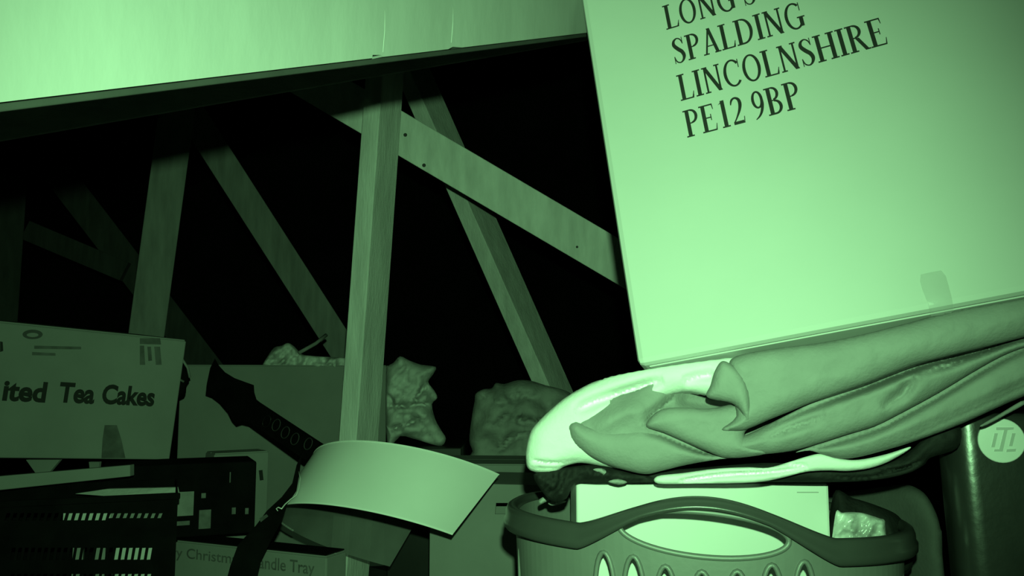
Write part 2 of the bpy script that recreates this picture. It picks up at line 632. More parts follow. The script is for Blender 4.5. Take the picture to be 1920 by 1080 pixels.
GL = {
    'L': (0.62, stem(0.17) + rc(0.1, 0, 0.56, SE) + [((0.50, SE), (0.56, SE), (0.60, 0.26), (0.575, 0.26))] + [((0.40, 0.0), (0.56, 0.0), (0.585, 0.14), (0.54, 0.06))]),
    'O': (0.80, arc(0.40, 0.5, 0.345, 0.52, 0, 360, 0.12, 0.068, 30)),
    'N': (0.80, stem(0.15, w=TN, bot=True, top=True, s=0.07) + ln(0.15, 1.0, 0.64, 0.0, 0.135) + stem(0.64, w=TN, s=0.07, bot=False)),
    'G': (0.80, arc(0.41, 0.5, 0.36, 0.52, 48, 318, 0.12, 0.068, 26) + stem(0.64, 0.06, 0.44, s=0.07, bot=False) + ln(0.655, 0.66, 0.655, 0.98, 0.035)),
    'S': (0.58, rib([(0.475, 0.74, 0.03), (0.42, 0.90, 0.05), (0.29, 0.98, 0.05), (0.15, 0.90, 0.10), (0.125, 0.74, 0.14), (0.26, 0.56, 0.15),
                     (0.40, 0.42, 0.15), (0.46, 0.25, 0.14), (0.40, 0.09, 0.09), (0.27, 0.015, 0.05), (0.13, 0.09, 0.05), (0.07, 0.29, 0.03)])
          + ln(0.48, 0.72, 0.48, 1.0, 0.03) + ln(0.07, 0.0, 0.07, 0.29, 0.03)),
    'P': (0.63, stem(0.17) + arc(0.30, 0.735, 0.265, 0.265, -90, 90, 0.115, 0.068) + rc(0.17, 0.955, 0.30, 1.0) + rc(0.17, 0.47, 0.30, 0.515)),
    'A': (0.76, ln(0.14, 0.0, 0.38, 1.02, TN) + ln(0.61, 0.0, 0.375, 1.02, 0.13) + rc(0.22, 0.30, 0.53, 0.345)
          + rc(0.03, 0, 0.26, SE) + rc(0.49, 0, 0.74, SE)),
    'D': (0.79, stem(0.17) + arc(0.32, 0.5, 0.40, 0.5, -90, 90, 0.125, 0.068) + rc(0.17, 0.955, 0.32, 1.0) + rc(0.17, 0.0, 0.32, 0.068)),
    'I': (0.37, stem(0.185)),
    'C': (0.74, arc(0.41, 0.5, 0.36, 0.52, 42, 318, 0.12, 0.068, 26) + ln(0.665, 0.66, 0.665, 0.98, 0.035)),
    'H': (0.82, stem(0.17) + stem(0.65) + rc(0.17, 0.475, 0.65, 0.525)),
    'R': (0.74, stem(0.17) + arc(0.30, 0.745, 0.265, 0.255, -90, 90, 0.115, 0.068) + rc(0.17, 0.955, 0.30, 1.0) + rc(0.17, 0.49, 0.34, 0.535)
          + ln(0.36, 0.50, 0.63, 0.0, 0.125) + rc(0.55, 0, 0.75, SE)),
    'E': (0.66, stem(0.17) + rc(0.1, 0, 0.58, SE) + rc(0.1, 1 - SE, 0.55, 1) + rc(0.17, 0.49, 0.43, 0.535) + ln(0.43, 0.40, 0.43, 0.63, 0.035)
          + [((0.50, 1.0), (0.55, 1.0), (0.565, 0.78), (0.54, 0.78))] + [((0.53, 0.0), (0.58, 0.0), (0.615, 0.25), (0.59, 0.25))]),
    'U': (0.79, stem(0.17, 0.3, 1.0, bot=False) + stem(0.65, 0.3, 1.0, w=TN, bot=False) + arc(0.40, 0.34, 0.275, 0.355, 180, 360, 0.10, 0.06)),
    'T': (0.70, stem(0.35, top=False) + rc(0.05, 1 - SE, 0.65, 1) + ln(0.065, 0.75, 0.065, 1.0, 0.03) + ln(0.635, 0.75, 0.635, 1.0, 0.03)),
    'B': (0.68, stem(0.17) + arc(0.30, 0.755, 0.235, 0.245, -90, 90, 0.11, 0.068) + arc(0.31, 0.265, 0.275, 0.265, -90, 90, 0.12, 0.068)
          + rc(0.17, 0.955, 0.30, 1.0) + rc(0.17, 0.49, 0.32, 0.535) + rc(0.17, 0.0, 0.31, 0.068)),
    '1': (0.52, stem(0.28, top=False) + [((0.10, 0.86), (0.28, 0.93), (0.3425, 1.0), (0.28, 1.0))]),
    '2': (0.54, rib([(0.06, 0.74, 0.04), (0.12, 0.90, 0.08), (0.25, 0.965, 0.07), (0.38, 0.88, 0.11), (0.41, 0.70, 0.13), (0.34, 0.48, 0.10), (0.20, 0.25, 0.06), (0.08, 0.09, 0.05)])
          + rc(0.05, 0.0, 0.44, 0.11) + ln(0.45, 0.0, 0.48, 0.24, 0.03)),
    '9': (0.54, arc(0.26, 0.685, 0.215, 0.325, 0, 360, 0.105, 0.068, 24)
          + rib([(0.43, 0.70, 0.08), (0.42, 0.50, 0.11), (0.35, 0.26, 0.10), (0.23, 0.09, 0.07), (0.08, -0.01, 0.03)])),
    ' ': (0.26, []),
}


def serif_line(text, u0, u1, base, cap, fr, name, parent, m='print_ink', lift=0.0006):
    adv = sum(GL[c][0] for c in text)
    sx = (u1 - u0) / adv
    o, u, v, n = fr
    V, F = [], []
    x = u0
    k = 0
    for c in text:
        wd, quads = GL[c]
        for qd in quads:
            s = len(V)
            k += 1
            for (a, b) in qd:
                V.append(o + u * (x + a * sx) + v * (base + b * cap) - n * (lift + 0.000004 * (k % 9)))
            F.append((s, s + 1, s + 2, s + 3))
        x += wd * sx
    return mesh(name, V, F, m, parent, fix=False)


def font_text(text, name, fr, u0, u1, base, cap, m, parent, bold=0.0, lift=0.0008, space=1.0):
    cu = bpy.data.curves.new('lettering', 'FONT')
    cu.body = text
    cu.size = 1.0
    cu.offset = bold
    cu.space_character = space
    cu.resolution_u = 4
    to = bpy.data.objects.new('lettering', cu)
    col.objects.link(to)
    dg = bpy.context.evaluated_depsgraph_get()
    me = bpy.data.meshes.new_from_object(to.evaluated_get(dg))
    bpy.data.objects.remove(to)
    vs = [v.co.copy() for v in me.vertices]
    fs = [tuple(p.vertices) for p in me.polygons]
    bpy.data.meshes.remove(me)
    x0 = min(v.x for v in vs)
    x1 = max(v.x for v in vs)
    o, u, v_, n = fr
    sx = (u1 - u0) / (x1 - x0)
    V = [o + u * (u0 + (v.x - x0) * sx) + v_ * (base + v.y * cap / 0.729) - n * lift for v in vs]
    return mesh(name, V, fs, m, parent, fix=False)


# ------------------------------------------------------------------ the white address carton on the pile
def rot3(yaw, pitch, roll):
    return Matrix.Rotation(yaw, 3, 'Z') @ Matrix.Rotation(pitch, 3, 'X') @ Matrix.Rotation(roll, 3, 'Y')


Rb = rot3(math.radians(-20.9), math.radians(-13.15), math.radians(-10.6))
fb = (P(1195, 685, 1.03), Rb.col[0].copy(), Rb.col[2].copy(), Rb.col[1].copy())
ac = empty('address_carton', fb[0], 'big white carton with a printed postal address, tilted on the folded cloth', 'carton')
obox('body', fb, 0, 0.57, 0, 0.60, 0, 0.40, 'white_carton', ac, bevel=0.008)
obox('flap', fb, 0.012, 0.558, -0.0015, 0.0005, 0.012, 0.198, 'white_carton', ac, bevel=0.001)
obox('flap', fb, 0.012, 0.558, -0.0015, 0.0005, 0.202, 0.388, 'white_carton', ac, bevel=0.001)
CAP = 0.0405
serif_line('LONG SUTTON', 0.1095, 0.3560, 0.4585, CAP, fb, 'printed_lettering', ac)
serif_line('SPALDING', 0.1115, 0.2845, 0.4005, CAP, fb, 'printed_lettering', ac)
serif_line('LINCOLNSHIRE', 0.1100, 0.3700, 0.3425, CAP, fb, 'printed_lettering', ac)
serif_line('PE12 9BP', 0.1090, 0.2560, 0.2865, CAP, fb, 'printed_lettering', ac)


def plane_uv(fr, px, py):
    o, u, v, n = fr
    d = (P(px, py, 1) - CAM)
    t = (o - CAM).dot(n) / d.dot(n)
    q = CAM + d * t - o
    return q.dot(u), q.dot(v)


# torn end of clear tape folded over the bottom edge
ta, tb = plane_uv(fb, 1738, 560), plane_uv(fb, 1776, 515)
tw = tb[0] - ta[0]
tq = []
for v_, dn, w0 in ((0.030, -0.0008, 0.8), (0.022, -0.0022, 1.0), (0.012, -0.0012, 1.0), (0.003, -0.0028, 0.96), (-0.006, -0.0035, 0.92), (-0.014, 0.002, 0.9), (-0.024, 0.010, 0.8)):
    for f_ in (0, 0.5, 1.0):
        a = ta[0] - 0.002 + tw * (0.5 + (f_ - 0.5) * w0)
        tq.append(fb[0] + fb[1] * a + fb[2] * (v_ + 0.012) + fb[3] * (dn - (0.0012 if f_ == 0.5 else 0)))
nr = len(tq) // 3
tq += [p + fb[3] * 0.0006 for p in tq]
tf = []
for k in (0, nr * 3):
    for i in range(nr - 1):
        for j in range(2):
            a = k + i * 3 + j
            tf.append((a, a + 1, a + 4, a + 3))
tag(mesh('tape_end', tq, tf, 'clear_tape', ac, smooth=True, fix=False), 'crinkled end of clear tape hanging at the bottom edge')

# ------------------------------------------------------------------ laundry basket
BC = P(1311, 1006, 1.0)
BYAW = math.radians(-11)
BH = BC.z
A_, B_, EXPO = 0.256, 0.185, 2.35
fwd = Vector((-math.sin(BYAW), math.cos(BYAW), 0))
rgt = Vector((math.cos(BYAW), math.sin(BYAW), 0))
bctr = Vector((BC.x, BC.y, 0)) + fwd * B_ + rgt * 0.006
ring = []
for i in range(720):
    a = 2 * math.pi * i / 720 - math.pi / 2
    c, s = math.cos(a), math.sin(a)
    ring.append((A_ * math.copysign(abs(c) ** (2 / EXPO), c), B_ * math.copysign(abs(s) ** (2 / EXPO), s)))
ring.append(ring[0])
ring = np.array(ring)
cum = np.concatenate([[0], np.cumsum(np.linalg.norm(np.diff(ring, axis=0), axis=1))])
LP = cum[-1]


def plan(u):
    u = u % LP
    x = np.interp(u, cum, ring[:, 0])
    y = np.interp(u, cum, ring[:, 1])
    e = 0.002
    dx = np.interp((u + e) % LP, cum, ring[:, 0]) - np.interp((u - e) % LP, cum, ring[:, 0])
    dy = np.interp((u + e) % LP, cum, ring[:, 1]) - np.interp((u - e) % LP, cum, ring[:, 1])
    l = math.hypot(dx, dy)
    return x, y, dy / l, -dx / l


def bump(u):
    u = (u + LP / 2) % LP - LP / 2
    r = 0.0
    for c in (0.0, LP / 2, -LP / 2):
        t = abs(u - c) / 0.150
        if t < 1:
            k = 0.5 + 0.5 * math.cos(math.pi * t)
            r = max(r, (0.045 if c == 0 else 0.012) * k ** 0.62)
    return r


def bpos(u, v, off=0.0):
    """point on the basket wall: u round the rim from the front middle, v height, off outwards"""
    x, y, nx, ny = plan(u)
    t = 0.94 + 0.06 * min(1.05, v / BH)
    q = bctr + rgt * (x * t + nx * off) + fwd * (y * t + ny * off)
    q.z = v - 0.028 * x
    return q


bk = empty('laundry_basket', bctr, 'dark plastic laundry basket with oval handle hole and slotted sides', 'basket')
half = LP / 2
nseg = 150
us = np.linspace(-half, half, nseg + 1)
outline = [(u, 0.012) for u in us] + [(u, BH + bump(u) - 0.002) for u in us[::-1]]


def ell(cx, cy, rx, ry, n=40, p=2.0):
    r = []
    for i in range(n):
        a = 2 * math.pi * i / n
        c, s = math.cos(a), math.sin(a)
        r.append((cx + rx * math.copysign(abs(c) ** (2 / p), c), cy + ry * math.copysign(abs(s) ** (2 / p), s)))
    return r


OV = [(u, v - 0.030 * u) for u, v in ell(-0.002, BH + 0.0025, 0.0980, 0.0258, 56)]
holes = [OV]
slots = []
for u, top in ((-0.1165, -0.032), (-0.0800, -0.033), (-0.0420, -0.041), (0.0, -0.0440), (0.0405, -0.041), (0.0800, -0.032), (0.1175, -0.027)):
    slots.append(ell(u - 0.004, BH + top - 0.048, 0.0128, 0.052, 28, 2.0))
for sgn in (-1, 1):
    for k in range(5):
        slots.append(ell(sgn * (half * 0.5 - 0.07 + k * 0.035), BH - 0.11, 0.0095, 0.06, 20, 1.8))
for k in range(7):
    uu = half - 0.12 + k * 0.04 - (0 if half - 0.12 + k * 0.04 < half - 0.012 else LP)
    if abs(abs(uu) - half) > 0.014:
        slots.append(ell(uu, BH - 0.11, 0.0095, 0.06, 20, 1.8))
holes += slots
slab('wall', outline, holes, 0.011, lambda x, y, k: bpos(x, y, 0.0 if k == 0 else -0.003), 'basket_plastic', bk, smooth=False)
# base
bv = [bpos(u, 0.012) for u in us[:-1]] + [bpos(u, 0.0, -0.01) for u in us[:-1]]
nb = len(us) - 1
mesh('base', bv, [tuple(range(nb)), tuple(range(nb, 2 * nb))] + [(i, (i + 1) % nb, nb + (i + 1) % nb, nb + i) for i in range(nb)], 'basket_plastic', bk)
# rolled rim
prof = [(-0.003, 0.0), (0.0, 0.0035), (0.006, 0.0045), (0.011, 0.002), (0.0135, -0.004), (0.0140, -0.012), (0.0165, -0.0150), (0.0165, -0.0235), (0.0140, -0.0262), (0.0115, -0.0245),
        (0.0105, -0.016), (0.0075, -0.004), (0.001, -0.006), (-0.004, -0.006)]
rv, rf = [], []
us2 = np.linspace(-half, half, 300, endpoint=False)
for u in us2:
    b = bump(u)
    k = 1 - 0.52 * min(1, b / 0.030) if abs(u) < 0.2 else 1.0
    for (o_, v_) in prof:
        rv.append(bpos(u, BH + b + v_ * k, o_))
m_ = len(prof)
for i in range(len(us2)):
    for j in range(m_):
        a = i * m_ + j
        b = i * m_ + (j + 1) % m_
        c = ((i + 1) % len(us2)) * m_ + (j + 1) % m_
        d = ((i + 1) % len(us2)) * m_ + j
        rf.append((a, b, c, d))
rim = mesh('rim', rv, rf, 'rim_plastic', bk, smooth=True)
# beads round the handle hole and the front slots
tube('handle_bead', [bpos(u, v, 0.001) for u, v in OV], 0.0035, 'basket_plastic', bk, closed=True, seg=8)
for i, s in enumerate(slots[:7]):
    tube('slot_bead', [bpos(u, v, 0.0005) for u, v in s], 0.0032, 'basket_plastic', bk, closed=True, seg=6)

# ------------------------------------------------------------------ things in the basket
wb0 = P(1081, 1000, 1.10)
wbl = Vector((wb0.x, wb0.y, 0.022))
wfr = face_frame(wbl, wbl + Vector((1, 0.0, 0)), wbl + Vector((0, 0, 1)))
wt = P(1300, 907, 1.10).z
wwd = P(1558, 950, 1.10).x - wbl.x
wb = empty('white_box', wbl, 'plain bright white box standing upright inside the laundry basket', 'box')
obox('body', wfr, 0, wwd, 0, wt - 0.022, 0, 0.11, 'white_gloss', wb, bevel=0.004)
obox('lid_seam', wfr, wwd - 0.042, wwd - 0.014, wt - 0.022 - 0.0125, wt - 0.022 - 0.0110, -0.0006, 0.001, 'carton_edge', wb, bevel=0)

fo = relief('plastic_packet', [(1566, 1070), (1566, 966), (1580, 961), (1600, 960), (1618, 962), (1635, 967), (1650, 972), (1658, 975), (1660, 990), (1659, 1070)],
            1.065, 0.04, 'foil', None, R=0.008, step=4, rough=0.010, rscale=0.05)
tag(fo, 'small shiny crinkled packet beside the white box in the basket', 'packet')
dk = relief('dark_bundle', [(1564, 1075), (1562, 928), (1600, 934), (1650, 950), (1685, 968), (1700, 1000), (1702, 1075)],
            1.12, 0.06, 'cloth_black', None, R=0.02, step=8, rough=0.02, rscale=0.02)
tag(dk, 'black bundle filling the right end of the basket', 'bundle')

# ------------------------------------------------------------------ folded cloth pile
def pile_depth(x, y):
    t = (x - 1000) / 900.0
    return 1.035 - 0.10 * max(0, t) ** 1.2 - 0.012 * math.sin(min(1, max(0, t)) * 3.1)


def under_carton(p):
    """the cloth is pressed down where the carton stands on it"""
    q = p - fb[0]
    ex = q.dot(fb[2]) + 0.006
    if ex > 0 and q.dot(fb[3]) > -0.004:
        return p - fb[2] * ex
    return p


def sstep(t):
    t = min(1.0, max(0.0, t))
    return t * t * (3 - 2 * t)


pl = empty('folded_cover', P(1350, 880, 1.1), 'folded grey cover with a white border, lying on the basket under the carton', 'fabric')
FO = [
    dict(line=[(1236, 716), (1262, 738), (1250, 756), (1224, 776), (1206, 800)], A=0.012, w=11, S=0.008, W=24, side=-1, taper=(0.2, 0.2)),
    dict(line=[(1110, 800), (1160, 775), (1205, 752)], A=-0.012, w=22, taper=(0.3, 0.3)),
    dict(line=[(1268, 742), (1310, 752), (1370, 756)], A=0.030, w=12, taper=(0.2, 0.2)),
]
body_ol = [(1066, 795), (1074, 826), (1100, 852), (1130, 868), (1170, 880), (1210, 889), (1240, 882), (1290, 870), (1350, 860), (1430, 852), (1490, 846), (1520, 842),
           (1545, 852), (1575, 859), (1610, 856), (1660, 843), (1710, 828), (1800, 795), (1920, 742), (2060, 690), (2070, 500), (1920, 540), (1800, 568), (1750, 585), (1690, 610), (1600, 632), (1530, 645), (1450, 655),
           (1362, 672), (1362, 700), (1356, 735), (1335, 746), (1300, 735), (1270, 722), (1244, 708), (1200, 728), (1150, 745), (1108, 770), (1085, 780)]
relief('cover_body', body_ol, lambda x, y: pile_depth(x, y) + 0.006 + 0.065 * sstep((x - 1195) / 150.0), 0.16, 'cloth_body', pl, folds=FO, R=0.026, step=3.6, sm=5, rough=0.003, rscale=0.012, press=under_carton)
# overlapping folds, front ones over rear ones
low_ol = [(1492, 848), (1540, 831), (1600, 812), (1640, 798), (1690, 773), (1760, 735), (1830, 693), (1890, 660), (1960, 628), (2060, 600), (2070, 690), (1920, 743), (1800, 796), (1710, 829),
          (1660, 844), (1610, 857), (1575, 860), (1545, 853), (1518, 845)]
relief('fold', low_ol, lambda x, y: pile_depth(x, y) - 0.002, 0.10, 'cloth_body', pl, R=0.020, step=4, sm=4, rough=0.003, rscale=0.012,
       folds=[dict(line=[(1500, 842), (1542, 830), (1642, 798), (1692, 773), (1762, 735), (1830, 694), (1893, 661), (1960, 634)], A=0.085, w=9, taper=(0.05, 0.3)),
              dict(line=[(1640, 842), (1720, 812), (1830, 765), (1940, 715)], A=0.008, w=12, S=0.003, W=24, taper=(0.3, 0))], press=under_carton)
mid_ol = [(1362, 840), (1385, 822), (1420, 806), (1500, 766), (1620, 708), (1720, 668), (1840, 632), (1960, 600), (2040, 590), (2040, 612), (1960, 640), (1893, 661), (1830, 694), (1762, 735), (1692, 773), (1642, 798),
          (1590, 814), (1540, 830), (1490, 844), (1440, 851), (1395, 852)]
relief('fold', mid_ol, lambda x, y: pile_depth(x, y) - 0.016, 0.10, 'cloth_body', pl, R=0.022, step=3.6, sm=4, rough=0.004, rscale=0.012,
       folds=[dict(line=[(1370, 808), (1440, 788), (1522, 755), (1622, 720), (1722, 682), (1800, 662), (1890, 640), (1990, 614)], A=0.105, w=10, taper=(0.05, 0.3)),
              dict(line=[(1655, 770), (1695, 742), (1716, 706)], A=0.020, w=14, S=0.008, W=22, side=-1, taper=(0.4, 0.3)),
              dict(line=[(1720, 700), (1790, 680), (1880, 652)], A=0.012, w=11, S=0.004, W=24, taper=(0.3, 0.2)),
              dict(line=[(1430, 828), (1475, 806), (1550, 782)], A=0.012, w=11, S=0.005, W=20, side=-1, taper=(0.3, 0.4))], press=under_carton)
lob_ol = [(1066, 800), (1074, 828), (1102, 853), (1132, 869), (1170, 881), (1210, 889), (1240, 883), (1290, 871), (1350, 861), (1420, 853), (1400, 838), (1330, 832), (1282, 820), (1240, 806), (1200, 804), (1150, 808), (1105, 798), (1080, 790)]
relief('fold', lob_ol, lambda x, y: pile_depth(x, y) - 0.004, 0.10, 'cloth_body', pl, R=0.020, step=4, sm=4, rough=0.002, rscale=0.012,
       folds=[dict(line=[(1206, 801), (1242, 810), (1284, 828), (1335, 848), (1380, 857)], A=0.075, w=9, taper=(0.1, 0.1))])
ctr_ol = [(1212, 800), (1222, 780), (1246, 766), (1285, 764), (1330, 766), (1378, 758), (1402, 768), (1408, 796), (1396, 812), (1404, 830), (1440, 848), (1400, 857), (1360, 858), (1330, 848), (1284, 828), (1244, 811)]
relief('fold', ctr_ol, lambda x, y: pile_depth(x, y) - 0.013, 0.08, 'cloth_body', pl, R=0.016, step=3.6, sm=4, rough=0.003, rscale=0.015)
top_ol = [(1352, 806), (1386, 808), (1410, 801), (1442, 787), (1480, 772), (1522, 755), (1570, 738), (1622, 720), (1672, 700), (1722, 682), (1800, 662), (1890, 640), (1990, 614), (2060, 596), (2070, 514), (1920, 553), (1800, 579), (1750, 592),
          (1690, 609), (1600, 631), (1530, 644), (1450, 654), (1380, 668), (1366, 690), (1372, 740), (1380, 780)]
relief('fold', top_ol, lambda x, y: pile_depth(x, y) - 0.034, 0.14, 'cloth_body', pl, R=0.022, step=3.6, sm=4, rough=0.004, rscale=0.010, press=under_carton)

# white border: bright band along the upper left edge, running round the nose of the fold
FW = [
    dict(line=[(1075, 770), (1120, 750), (1190, 728), (1245, 712)], A=0.020, w=11, S=0.004, W=18, side=1),
    dict(line=[(992, 862), (1040, 868), (1090, 862)], A=0.010, w=4, S=0.004, W=10, side=1),
    dict(line=[(994, 876), (1040, 878), (1090, 872)], A=0.010, w=3.5, S=0.003, W=8, side=1),
    dict(line=[(1280, 716), (1310, 706), (1340, 700)], A=0.012, w=11, S=0.003, W=14, side=1),
]
white_ol = [(988, 836), (996, 808), (1012, 788), (1035, 766), (1062, 744), (1100, 722), (1150, 700), (1200, 686), (1250, 677), (1300, 672), (1350, 668), (1392, 668),
            (1400, 690), (1345, 740), (1280, 735), (1200, 760), (1140, 790), (1120, 830), (1160, 862), (1180, 880), (1130, 874), (1090, 868), (1060, 874), (1040, 885), (1008, 886), (990, 878), (986, 858)]
relief('white_border', white_ol, lambda x, y: pile_depth(x, y) + 0.012, 0.20, 'cloth_white', pl, folds=FW, R=0.022, step=3.4, sm=5, rough=0.001, rscale=0.02, press=under_carton)

# turned-back corner lying over the folds
flap_ol = [(1352, 678), (1366, 680), (1384, 694), (1398, 716), (1406, 742), (1407, 770), (1400, 793), (1392, 776), (1372, 756), (1326, 745), (1332, 722), (1340, 696)]
relief('turned_corner', flap_ol, lambda x, y: pile_depth(x, y) - 0.042 + 0.00012 * (1407 - x), 0.05, 'cloth_body', pl, R=0.012, step=5, sm=5, rough=0.002, rscale=0.02)

# second, white folded cloth underneath
wl = empty('folded_sheet', P(1450, 900, 1.08), 'thin white folded sheet between the grey cover and the white box', 'fabric')
FS = [
    dict(line=[(1270, 903), (1350, 891), (1430, 886), (1510, 878)], A=0.018, w=4, S=0.004, W=12, side=1, taper=(0.2, 0.4)),
    dict(line=[(1420, 884), (1470, 872), (1516, 876)], A=0.006, w=6, S=0.003, W=14, side=-1),
]
sheet_ol = [(1232, 893), (1280, 887), (1340, 879), (1400, 876), (1440, 877), (1480, 866), (1512, 856), (1540, 851), (1575, 860), (1610, 862), (1660, 852), (1705, 838), (1700, 846), (1665, 866),
            (1630, 878), (1590, 883), (1550, 882), (1510, 885), (1470, 895), (1430, 903), (1380, 906), (1300, 907), (1234, 907)]
relief('sheet_layers', sheet_ol, lambda x, y: pile_depth(x, y) + 0.016, 0.12, 'cloth_white', wl, folds=FS, R=0.006, step=3.5, sm=4)
relief('sheet_corner', [(1838, 798), (1876, 775), (1915, 752), (1924, 756), (1886, 778), (1850, 797)], lambda x, y: pile_depth(x, y) + 0.03, 0.08, 'cloth_dim', wl, R=0.006, step=5, sm=3)
# black garment tail under the sheet, hanging to the right
bt = relief('black_garment', [(1200, 885), (1300, 878), (1430, 868), (1520, 872), (1600, 878), (1660, 866), (1700, 850), (1760, 800), (1800, 800), (1795, 840), (1745, 858), (1732, 872),
                              (1700, 888), (1640, 900), (1560, 904), (1430, 904), (1300, 904), (1200, 901)],
            lambda x, y: pile_depth(x, y) + 0.05, 0.09, 'cloth_black', None,
            folds=[dict(line=[(1560, 892), (1620, 896), (1680, 882), (1730, 868)], A=0.012, w=5, S=0.008, W=12, side=1),
                   dict(line=[(1650, 880), (1690, 878), (1730, 862)], A=0.01, w=4, S=0.008, W=10, side=1)],
            R=0.012, step=6, sm=4, rough=0.006, rscale=0.03)
tag(bt, 'black garment sticking out under the white sheet towards the black case', 'garment')
# lacy black stuff under the nose of the pile
lc = relief('black_lace', [(1000, 890), (1030, 882), (1080, 874), (1120, 872), (1170, 882), (1215, 890), (1240, 898), (1238, 904), (1180, 905), (1120, 905), (1078, 906), (1062, 935), (1035, 940), (1015, 920)],
            1.055, 0.035, 'cloth_black', None, R=0.01, step=5, sm=3, rough=0.02, rscale=0.06)
tag(lc, 'ragged black lace crumpled under the left end of the folded cover', 'fabric')
for k, (ol, mm) in enumerate([([(1112, 880), (1128, 878), (1140, 886), (1134, 892), (1122, 886)], 'cloth_dim'), ([(1140, 903), (1158, 898), (1176, 904), (1160, 909)], 'cloth_dim'),
                              ([(1126, 884), (1134, 881), (1143, 889), (1136, 893)], 'cloth_dim')]):
    relief('lace_tuft', ol, 1.048, 0.012, mm, lc, R=0.004, step=3, sm=3, rough=0.004, rscale=0.15)
for k, (ol, lab) in enumerate([([(1010, 938), (1018, 932), (1030, 927), (1031, 936), (1022, 942), (1012, 946)], 'small pale scrap of film lying left of the white box'),
                               ([(1028, 943), (1045, 938), (1062, 940), (1048, 946), (1034, 948)], 'thin pale strip of film left of the white box'),
                               ([(1044, 899), (1052, 897), (1053, 912), (1044, 916)], 'upright pale peg under the folded cover'),
                               ([(1030, 905), (1036, 901), (1038, 908), (1032, 915)], 'smallest pale peg left of the upright one')]):
    tag(relief('scrap', ol, 1.13, 0.012, 'cloth_dim', None, R=0.004, step=3, sm=3, rough=0.003, rscale=0.1), lab, 'scrap')

gb = relief('grey_bag', [(1490, 1384), (1500, 960), (1560, 928), (1620, 918), (1670, 911), (1702, 909), (1732, 924), (1752, 955), (1763, 990), (1767, 1040), (1769, 1384)],
            lambda x, y: 1.42 - 0.20 * min(1, max(0, (x - 1560) / 212)), 0.05, 'grey_bag', None, R=0.025, step=9, sm=4)
tag(gb, 'dim grey bag with rounded shoulder behind the right end of the basket', 'bag')

# ------------------------------------------------------------------ black case with a round badge
ca = P(1795, 900, 1.03)
CB = Vector((ca.x, ca.y, 0.0))
cy = math.radians(-11)
cfr = (CB, Vector((math.cos(cy), math.sin(cy), 0)), Vector((0, 0, 1)), Vector((-math.sin(cy), math.cos(cy), 0)))
cs = empty('black_case', CB, 'glossy black case with a round pale badge, right of the basket', 'case')
CW, CD, CHh, CR = 0.24, 0.08, 0.557, 0.030
loop = []
for cx, cyy, a0 in ((CR, CR, 180), (CW - CR, CR, 270), (CW - CR, CD - CR, 0), (CR, CD - CR, 90)):
    for i in range(9):
        a = math.radians(a0 + i * 90 / 8)
        loop.append((cx + CR * math.cos(a), cyy + CR * math.sin(a)))
V, F = [], []
lv = [(0.0, -0.004), (0.004, 0.0), (CHh - 0.012, 0.0), (CHh - 0.004, -0.003), (CHh, -0.010)]
for z, g in lv:
    for x, y in loop:
        cxm, cym = CW / 2, CD / 2
        sc_ = 1 + g / 0.13
        # the case leans a little to the left at the top
        V.append(cfr[0] + cfr[1] * (cxm + (x - cxm) * sc_ - 0.045 * z + 0.018) + cfr[3] * (cym + (y - cym) * sc_) + cfr[2] * z)
nl = len(loop)
for k in range(len(lv) - 1):
    for i in range(nl):
        F.append((k * nl + i, k * nl + (i + 1) % nl, (k + 1) * nl + (i + 1) % nl, (k + 1) * nl + i))
F.append(tuple(range(nl)))
F.append(tuple(range((len(lv) - 1) * nl, len(lv) * nl)))
mesh('shell', V, F, 'case_black', cs, smooth=False, bevel=0).data.polygons.foreach_set('use_smooth', [True] * (len(F) - 2) + [False] * 2)
bc = plane_uv(cfr, 1877, 826)
k = 40
bo = cfr[0] + cfr[1] * bc[0] + cfr[2] * bc[1]
bv = []
for dn, r in ((0.001, 0.0262), (-0.0022, 0.0262), (-0.0030, 0.0252)):
    bv += [bo + cfr[1] * (r * math.cos(2 * math.pi * i / k)) + cfr[2] * (r * math.sin(2 * math.pi * i / k)) + cfr[3] * dn for i in range(k)]
bf = [(a * k + i, a * k + (i + 1) % k, (a + 1) * k + (i + 1) % k, (a + 1) * k + i) for a in (0, 1) for i in range(k)] + [tuple(range(k)), tuple(range(2 * k, 3 * k))]
badge = mesh('badge', bv, bf, 'badge', cs)
tag(badge, 'round pale badge with slanted marks')


def bm_quad(pts):
    """slanted raised stroke on the badge, points in pixels"""
    q = []
    for dn in (-0.0038, -0.0026):
        for x, y in pts:
            a, b = plane_uv(cfr, x, y)
            q.append(cfr[0] + cfr[1] * a + cfr[2] * b + cfr[3] * dn)
    n = len(pts)
    return q, [tuple(range(n)), tuple(range(n, 2 * n))] + [(i, (i + 1) % n, n + (i + 1) % n, n + i) for i in range(n)]


for pts in ([(1863, 812), (1869, 812), (1863, 838), (1857, 838)],
            [(1866, 801), (1899, 801), (1898, 805), (1887, 806), (1878, 846), (1862, 846), (1863, 842), (1872, 842), (1881, 806), (1866, 806)],
            [(1896, 812), (1902, 812), (1896, 836), (1890, 836)],
            [(1886, 842), (1903, 841), (1902, 846), (1885, 847)]):
    q, f = bm_quad(pts)
    mesh('badge_mark', q, f, 'badge_mark', badge)

# ------------------------------------------------------------------ cartons, crate and clutter on the left
def carton(name, label, fr, W, H, D, m, flaps=True, bevel=0.003):
    r = empty(name, fr[0], label, 'carton')
    obox('body', fr, 0, W, 0, H, 0, D, m, r, bevel=bevel)
    if flaps:
        obox('flap', fr, 0.003, W - 0.003, H - 0.0005, H + 0.003, 0.003, D / 2 - 0.002, m, r, bevel=0.001)
        obox('flap', fr, 0.003, W - 0.003, H - 0.0005, H + 0.003, D / 2 + 0.002, D - 0.003, m, r, bevel=0.001)
    return r


